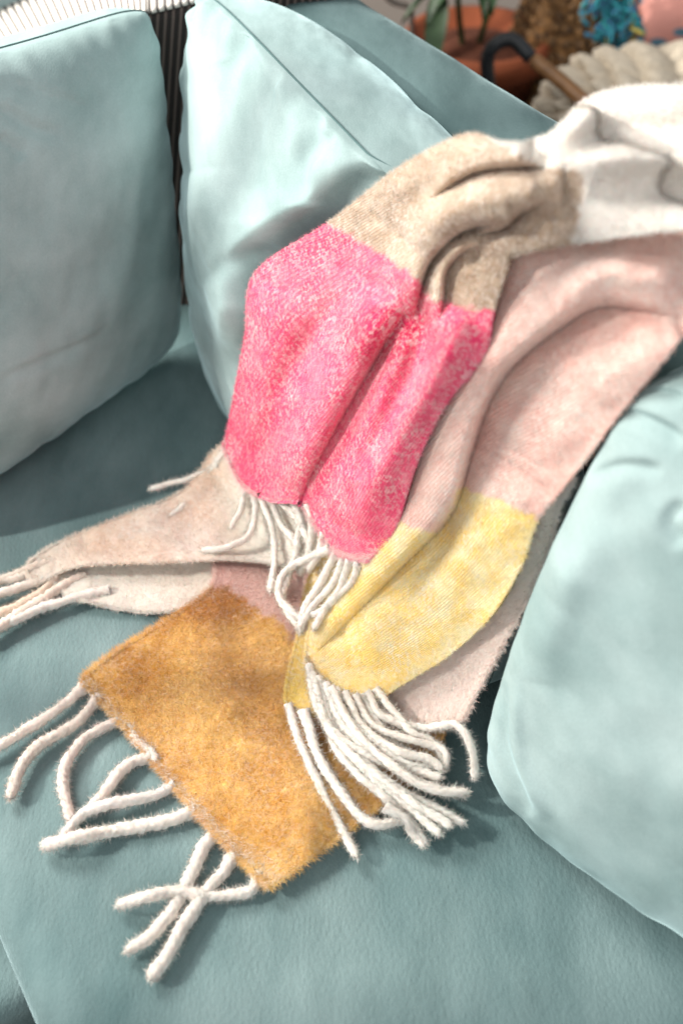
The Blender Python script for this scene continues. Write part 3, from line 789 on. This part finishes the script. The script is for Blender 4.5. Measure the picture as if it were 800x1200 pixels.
# ------------------------------------------------------------------ striped cloth in the corner
def striped(name, ca, cb, sc_, wdt, rot):
    m, nt, b = newmat(name)
    uv = nd(nt, 'ShaderNodeTexCoord').outputs['UV']
    w = nd(nt, 'ShaderNodeTexWave', wave_type='BANDS', bands_direction='X'); w.inputs['Scale'].default_value = sc_; w.inputs['Distortion'].default_value = .15
    nt.links.new(uv, w.inputs['Vector'])
    nt.links.new(ramp(nt, w.outputs['Fac'], [(wdt, ca), (wdt + .12, cb)]), b.inputs['Base Color'])
    nt.links.new(bumpn(nt, w.outputs['Fac'], .6, .003), b.inputs['Normal']); b.inputs['Roughness'].default_value = .9
    return m
def sheet(name, c4, mat, parent=None, n=60, amp=.006, seed=1, th=.01, uvs=(1, 1)):
    a, b, c, d = map(np.array, c4)
    u, v = np.meshgrid(np.linspace(0, 1, n), np.linspace(0, 1, n))
    G = (1 - u)[..., None] * (1 - v)[..., None] * a + u[..., None] * (1 - v)[..., None] * b + u[..., None] * v[..., None] * c + (1 - u)[..., None] * v[..., None] * d
    nn = grid_normals(G); G = G + nn * (amp * fbm(u * 4, v * 4, seed, 2))[..., None]
    V = np.concatenate([G.reshape(-1, 3), (G - nn * th).reshape(-1, 3)]); F1 = grid_faces(n, n)
    ring = np.concatenate([np.arange(n), np.arange(1, n) * n + n - 1, (n - 1) * n + np.arange(n - 2, -1, -1), np.arange(n - 2, 0, -1) * n])
    F3 = np.stack([ring, ring + n * n, np.roll(ring, -1) + n * n, np.roll(ring, -1)], -1)
    uv = np.stack([u * uvs[0], v * uvs[1]], -1).reshape(-1, 2)
    return mesh_np(name, V, [F1, F1[:, ::-1] + n * n, F3], mat, parent, True, None, np.concatenate([uv, uv]))
sb = empty('striped_cover', 'striped cloth cover behind the two upper cushions, painted sunlit on top and shaded below', 'cloth')
# one cloth: shade painted on the hanging face, sunlight on the top face
M_sd = striped('shaded_stripe', (.12, .09, .08), (.022, .017, .016), 1.0, .25, 0)
M_sl = striped('sunlit_stripe', (.10, .09, .085), (.72, .68, .63), 1.0, .22, 0)
q = [at(172, 14, .43), at(405, -45, .43), at(420, 260, .0), at(200, 330, .0)]
q = [aty(120, 30, 1.37), aty(395, -40, 1.44), aty(330, 430, 1.36), aty(110, 520, 1.36)]
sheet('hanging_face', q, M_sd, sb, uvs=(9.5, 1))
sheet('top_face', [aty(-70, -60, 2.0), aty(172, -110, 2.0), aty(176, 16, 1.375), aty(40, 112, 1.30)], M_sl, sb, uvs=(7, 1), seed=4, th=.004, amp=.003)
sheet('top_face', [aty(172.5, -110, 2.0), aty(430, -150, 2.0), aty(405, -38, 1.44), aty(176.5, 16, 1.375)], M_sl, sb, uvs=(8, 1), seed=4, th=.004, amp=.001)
pl = rbox('armrest', .0, .62, -1.74, -1.62, -.3, .42, .05, M_cush, sofa, .003, 6)

# ------------------------------------------------------------------ things behind the sofa
FZ = -.42
def lathe(name, c, prof, mat, parent=None, n=40, smooth=True):
    P = np.array(prof, float); th = np.linspace(0, 2 * np.pi, n, endpoint=False)
    G = np.stack([c[0] + P[:, :1] * np.cos(th), c[1] + P[:, :1] * np.sin(th), c[2] + P[:, 1:] + 0 * th], -1)
    return mesh_np(name, G.reshape(-1, 3), [grid_faces(len(P), n, 0, True)], mat, parent, smooth)
def tube(name, pts, r, mat, parent=None, K=10, stp=.01):
    X = even(np.array(pts, float), stp); T = np.gradient(X, axis=0); T /= np.linalg.norm(T, axis=1, keepdims=True)
    up = np.array([.13, .21, 1.]); B = np.cross(T, up); B /= np.linalg.norm(B, axis=1, keepdims=True) + 1e-9; Nn = np.cross(B, T)
    th = np.linspace(0, 2 * np.pi, K, endpoint=False)
    V = X[:, None] + r * (np.cos(th)[None, :, None] * B[:, None] + np.sin(th)[None, :, None] * Nn[:, None])
    n = len(X)
    return mesh_np(name, V.reshape(-1, 3), [grid_faces(n, K, 0, True)[:, ::-1], np.array([list(range(K))]), np.array([[(n - 1) * K + i for i in range(K)][::-1]])], mat, parent)
def quad(name, pts, mat, kind=None):
    me = bpy.data.meshes.new(name); me.from_pydata([tuple(p) for p in pts], [], [tuple(range(len(pts)))]); me.materials.append(mat)
    o = lk(name, me); 
    if kind: o['kind'] = kind
    return o
M_floor, nt, b = newmat('wood_floor')
tc = nd(nt, 'ShaderNodeTexCoord').outputs['Object']
nt.links.new(ramp(nt, noise(nt, mapping(nt, tc, (3, 40, 1), (0, 0, .3)), 1.5, 5), [(.3, (.05, .018, .008)), (.7, (.20, .075, .03))]), b.inputs['Base Color']); b.inputs['Roughness'].default_value = .4
quad('floor', [(-4, -2, FZ), (4, -2, FZ), (4, 5, FZ), (-4, 5, FZ)], M_floor, 'structure')
M_wall = plain('wall_paint', (.34, .31, .28), .9, .06, 3)
quad('wall', [(-4, 2.9, FZ), (4, 2.9, FZ), (4, 2.9, 2.4), (-4, 2.9, 2.4)], M_wall, 'structure')

# plant in a terracotta pot
M_terra = plain('terracotta', (.34, .085, .03), .8, .3, 14); M_soil = plain('soil', (.16, .05, .025), 1, .4, 60, .5); M_leaf = plain('leaf', (.025, .07, .02), .45, .5, 30)
pc = aty(556, 92, 2.30); pc[2] = FZ
pot = empty('potted_plant', 'green trailing plant in an orange terracotta pot behind the sofa back', 'plant', loc=(0, 0, 0))
rimz = aty(556, 52, 2.25)[2] - FZ
lathe('pot', pc, [(.001, 0), (.09, 0), (.125, rimz - .05), (.145, rimz - .05), (.148, rimz), (.13, rimz), (.12, rimz - .04), (.001, rimz - .04)], M_terra, pot)
lathe('soil', pc, [(.12, rimz - .035), (.06, rimz - .02), (.001, rimz - .015)], M_soil, pot)
top = pc + np.array([0, 0, rimz - .03])
tube('stem', [top, top + (.02, -.01, .10), top + (.05, -.03, .22), top + (.03, -.03, .4)], .006, M_leaf, pot)
tube('stem', [top + (-.03, 0, 0), top + (-.05, -.02, .14), top + (-.04, 0, .4)], .006, M_leaf, pot)
def leaf(base, dirv, L, w, droop):
    n = 14; t = np.linspace(0, 1, n); d = np.array(dirv, float); d /= np.linalg.norm(d)
    side = np.cross(d, (0, 0, 1)); side /= np.linalg.norm(side)
    mid = np.array(base) + d * (t * L)[:, None] + np.array([0, 0, -1.]) * (droop * t * t)[:, None]
    ww = w * np.sin(np.pi * t ** .8) ** .8
    G = np.stack([mid - side * ww[:, None] + (0, 0, .004), mid - (0, 0, .004), mid + side * ww[:, None] + (0, 0, .004)], 1)
    V = np.concatenate([G.reshape(-1, 3), G.reshape(-1, 3) - (0, 0, .0015)]); F = grid_faces(n, 3)
    mesh_np('leaf', V, [F, F[:, ::-1] + len(V) // 2], M_leaf, pot)
for k in range(12):
    b0 = top + np.array([-.05 + rng.normal() * .02, -.01, .12 + .22 * rng.random()])
    leaf(b0, (-.5 + rng.normal() * .5, -.5 + rng.normal() * .3, -.1 + rng.normal() * .4), .12 + .05 * rng.random(), .022, .09)

# wooden armchair with a dark padded arm
M_dark = plain('dark_leather', (.025, .03, .035), .5, .3, 30); M_wood = plain('oak', (.30, .15, .06), .5, .4, 25)
ch = empty('wooden_armchair', 'wooden armchair with a dark padded arm behind the sofa', 'armchair')
Y = 1.95
a0 = aty(572, 160, Y); a1 = aty(572, 62, Y); a2 = aty(598, 46, Y); a3 = aty(622, 68, Y - .02); a4 = aty(660, 98, Y - .08); a5 = aty(700, 135, Y - .15)
tube('arm', [a0, a0 * .4 + a1 * .6, a1, a2, a3], .0125, M_dark, ch)
tube('frame', [a3 * .9 + a4 * .1, a4, a5], .0125, M_wood, ch)
l0 = a0.copy(); l0[2] = FZ; tube('leg', [a0, l0], .018, M_wood, ch); l1 = a5.copy(); l1[2] = FZ; tube('leg', [a5, l1], .018, M_wood, ch)
sx = (a0 + a5) / 2; 
sheet('seat', [a0 + (0, .03, -.12), a5 + (0, 0, -.12), a5 + (.1, .45, -.12), a0 + (.1, .45, -.12)], M_dark, ch, th=.04)
# thin wire rack
M_wire = plain('wire', (.20, .18, .16), .4, .2, 30, metal=.6)
wr = tube('wire_stand', [aty(455, -60, 2.3), aty(452, -8, 2.3), aty(462, 3, 2.3), aty(478, 8, 2.3), aty(482, 20, 2.3), aty(481, 60, 2.3), np.array([*aty(481, 60, 2.3)[:2], FZ])], .006, M_wire)
tag(wr, 'thin bent metal wire stand against the wall', 'stand')

# wicker basket
def knit_ball(name, c, rx, ry, rz, nu, nv, bul, mat, parent=None, jit=.2, pw=1.0, lying=False):
    """thick interlocked stitches modelled as real bulges on an ellipsoid"""
    th = np.linspace(0, 2 * np.pi, 420, endpoint=False); ph = np.linspace(.02, np.pi - .02, 220)
    TH, PH = np.meshgrid(th, ph)
    row = PH / np.pi * nv; ri = np.floor(row)
    colu = TH / (2 * np.pi) * nu + .5 * (ri % 2) + .25 * np.sin(row * np.pi)
    hgt = (np.abs(np.sin(np.pi * row)) * np.abs(np.sin(np.pi * colu))) ** .6
    f = 1 + bul * (hgt - .5) + jit * bul * fbm(TH * 6, PH * 6, 3, 2)
    sgn = lambda x, e: np.sign(x) * np.abs(x) ** e
    a_, b_, c_ = sgn(np.sin(PH), pw) * np.cos(TH), sgn(np.sin(PH), pw) * np.sin(TH), sgn(np.cos(PH), pw)
    if lying: a_, b_, c_ = -c_, b_, a_
    X = c[0] + rx * f * a_; Yy = c[1] + ry * f * b_; Z = c[2] + rz * f * c_
    G = np.stack([X, Yy, Z], -1)
    return mesh_np(name, G.reshape(-1, 3), [grid_faces(220, 420, 0, True)[:, ::-1]], mat, parent)
M_wick = plain('wicker', (.36, .19, .07), .7, .8, 60, .4, c2=(.03, .015, .008)); M_knit = plain('cream_chunky_wool', (.66, .58, .46), .95, .2, 90, .4)
pf = aty(812, 120, 1.95); pf[2] = FZ + .22
o = knit_ball('knitted_pouf', (pf[0] + .02, pf[1], aty(770, 60, 1.85)[2] - .235),   .28, .25, .17, 26, 15, .15, M_knit, pw=.65, lying=True)
tag(o, 'cream chunky knitted pouf behind the folded cream end of the blanket', 'pouf')
zt = aty(770, 60, 1.85)[2] - .405
sd = empty('side_table', 'low wooden table holding the cream knitted pouf', 'table')
M_dkwood = plain('dark_wood', (.10, .045, .02), .5, .4, 20)
lathe('tabletop', (pf[0] + .02, pf[1], zt - .04), [(.001, 0), (.3, 0), (.305, .02), (.3, .035), (.001, .035)], M_dkwood, sd)
lathe('leg', (pf[0] + .02, pf[1], FZ), [(.12, 0), (.05, .05), (.05, zt - FZ - .05), (.1, zt - FZ - .038)], M_dkwood, sd)
bk = aty(672, 40, 2.35)
o = knit_ball('wicker_basket', (bk[0], bk[1], bk[2] - .08), .13, .13, .19, 26, 18, .10, M_wick, pw=.7)
tag(o, 'round brown wicker basket beside the turquoise tassel cushion', 'basket')
# stand below basket
bs = lathe('wooden_stool', (bk[0], bk[1], FZ), [(.15, 0), (.15, bk[2] - .27 - FZ - .01), (.12, bk[2] - .27 - FZ), (.001, bk[2] - .27 - FZ)], M_terra)
tag(bs, 'rust orange stool under the wicker basket', 'stool')
# patterned cushion: pink with blue marks, turquoise fringe
M_pat, nt, b = newmat('pink_patterned')
tc = nd(nt, 'ShaderNodeTexCoord').outputs['Object']
v_ = nd(nt, 'ShaderNodeTexVoronoi'); v_.inputs['Scale'].default_value = 16; nt.links.new(mapping(nt, tc, (1, 1, 2.2)), v_.inputs['Vector'])
nt.links.new(ramp(nt, v_.outputs['Distance'], [(.26, (.10, .22, .30)), (.32, (.72, .33, .28))]), b.inputs['Base Color']); b.inputs['Roughness'].default_value = .9
Yp = 2.28
pc_ = pillow('patterned_cushion', aty(738, 70, Yp), aty(890, 75, Yp), aty(900, -70, Yp + .12), aty(738, -70, Yp + .12), .05,
       'pink cushion with blue marks and a turquoise yarn fringe at the top right', None, mat=M_pat, n=60, seed=30)
M_tq = plain('turquoise_yarn', (.03, .42, .42), .8, .7, 90, c2=(.05, .12, .30)); M_yy = plain('yellow_yarn', (.62, .52, .12), .8, .4, 50)
for k in range(60):
    c0 = aty(724 + rng.normal() * 13, -45 + 88 * rng.random(), Yp - .03 - .03 * rng.random())
    pts = [c0]
    for j in range(4): pts.append(pts[-1] + np.array([-.004 + rng.normal() * .014, -.004, -.010 + rng.normal() * .012]))
    tube('yarn_fringe', pts, .0042, M_yy if k % 6 == 0 else M_tq, pc_, 6, .006)

# ------------------------------------------------------------------ light, world, camera
w = bpy.data.worlds.new('World'); sc.world = w; w.use_nodes = True
bg = w.node_tree.nodes['Background']; bg.inputs['Color'].default_value = (.95, .975, 1, 1); bg.inputs['Strength'].default_value = .43
def area(name, loc, tgt, size, sy, en, col=(1, 1, 1)):
    l = bpy.data.lights.new(name, 'AREA'); l.shape = 'RECTANGLE'; l.size = size; l.size_y = sy; l.energy = en; l.color = col
    o = bpy.data.objects.new(name, l); COL.objects.link(o); o.location = loc
    o.rotation_euler = (Vector(tgt) - Vector(loc)).to_track_quat('-Z', 'Y').to_euler(); return o
area('window_light', (-1.25, 1.75, 1.40), (.1, .8, .1), 0.7, .7, 46, (1, .95, .89))
area('fill_light', (-.4, -1.6, 2.0), (0, .8, 0), 1.6, 1.2, 24, (1, .985, .96))  # unseen fill lamp added behind the viewer to lift the shaded sides
# low daylight, cut into soft bands by unseen bars added on the left
area('low_daylight', (-3.3, .5, 2.3), (.1, .8, .05), .12, .12, 135, (1, .94, .86))
M_paint = plain('white_paint', (.8, .8, .78), .6, .05, 5)
wf = empty('light_bars', 'slim white bars added out of view on the left to band the low light', 'light blocker')
c0 = np.array([-1.2, .68, .94]); nrm = np.array([3.4, .3, -2.2]); nrm /= np.linalg.norm(nrm)
ax = np.array([-.3, 3.4, 0]); ax /= np.linalg.norm(ax); ay = np.cross(nrm, ax)
for k, w_ in ((-.50, .06), (-.30, .08), (-.06, .05), (.2, .06), (.42, .05)):
    tube('bar', [c0 + ax * k - ay * .8, c0 + ax * (k + .0) + ay * .8], w_ / 2, M_paint, wf)
for k in (-.8, .8): tube('rail', [c0 + ay * k - ax * .7, c0 + ay * k + ax * .6], .03, M_paint, wf)
cd = bpy.data.cameras.new('camera'); co = bpy.data.objects.new('camera', cd); COL.objects.link(co)
co.location = (0, 0, H); co.rotation_euler = (R(45), 0, 0)
cd.sensor_fit = 'VERTICAL'; cd.sensor_height = 36; cd.lens = 40; cd.clip_end = 60; cd.clip_start = .02
cd.dof.use_dof = True; cd.dof.focus_distance = 1.10; cd.dof.aperture_fstop = 3.0
sc.camera = co
sc.view_settings.view_transform = 'Standard'; sc.view_settings.look = 'None'; sc.view_settings.exposure = .2; sc.view_settings.gamma = 1
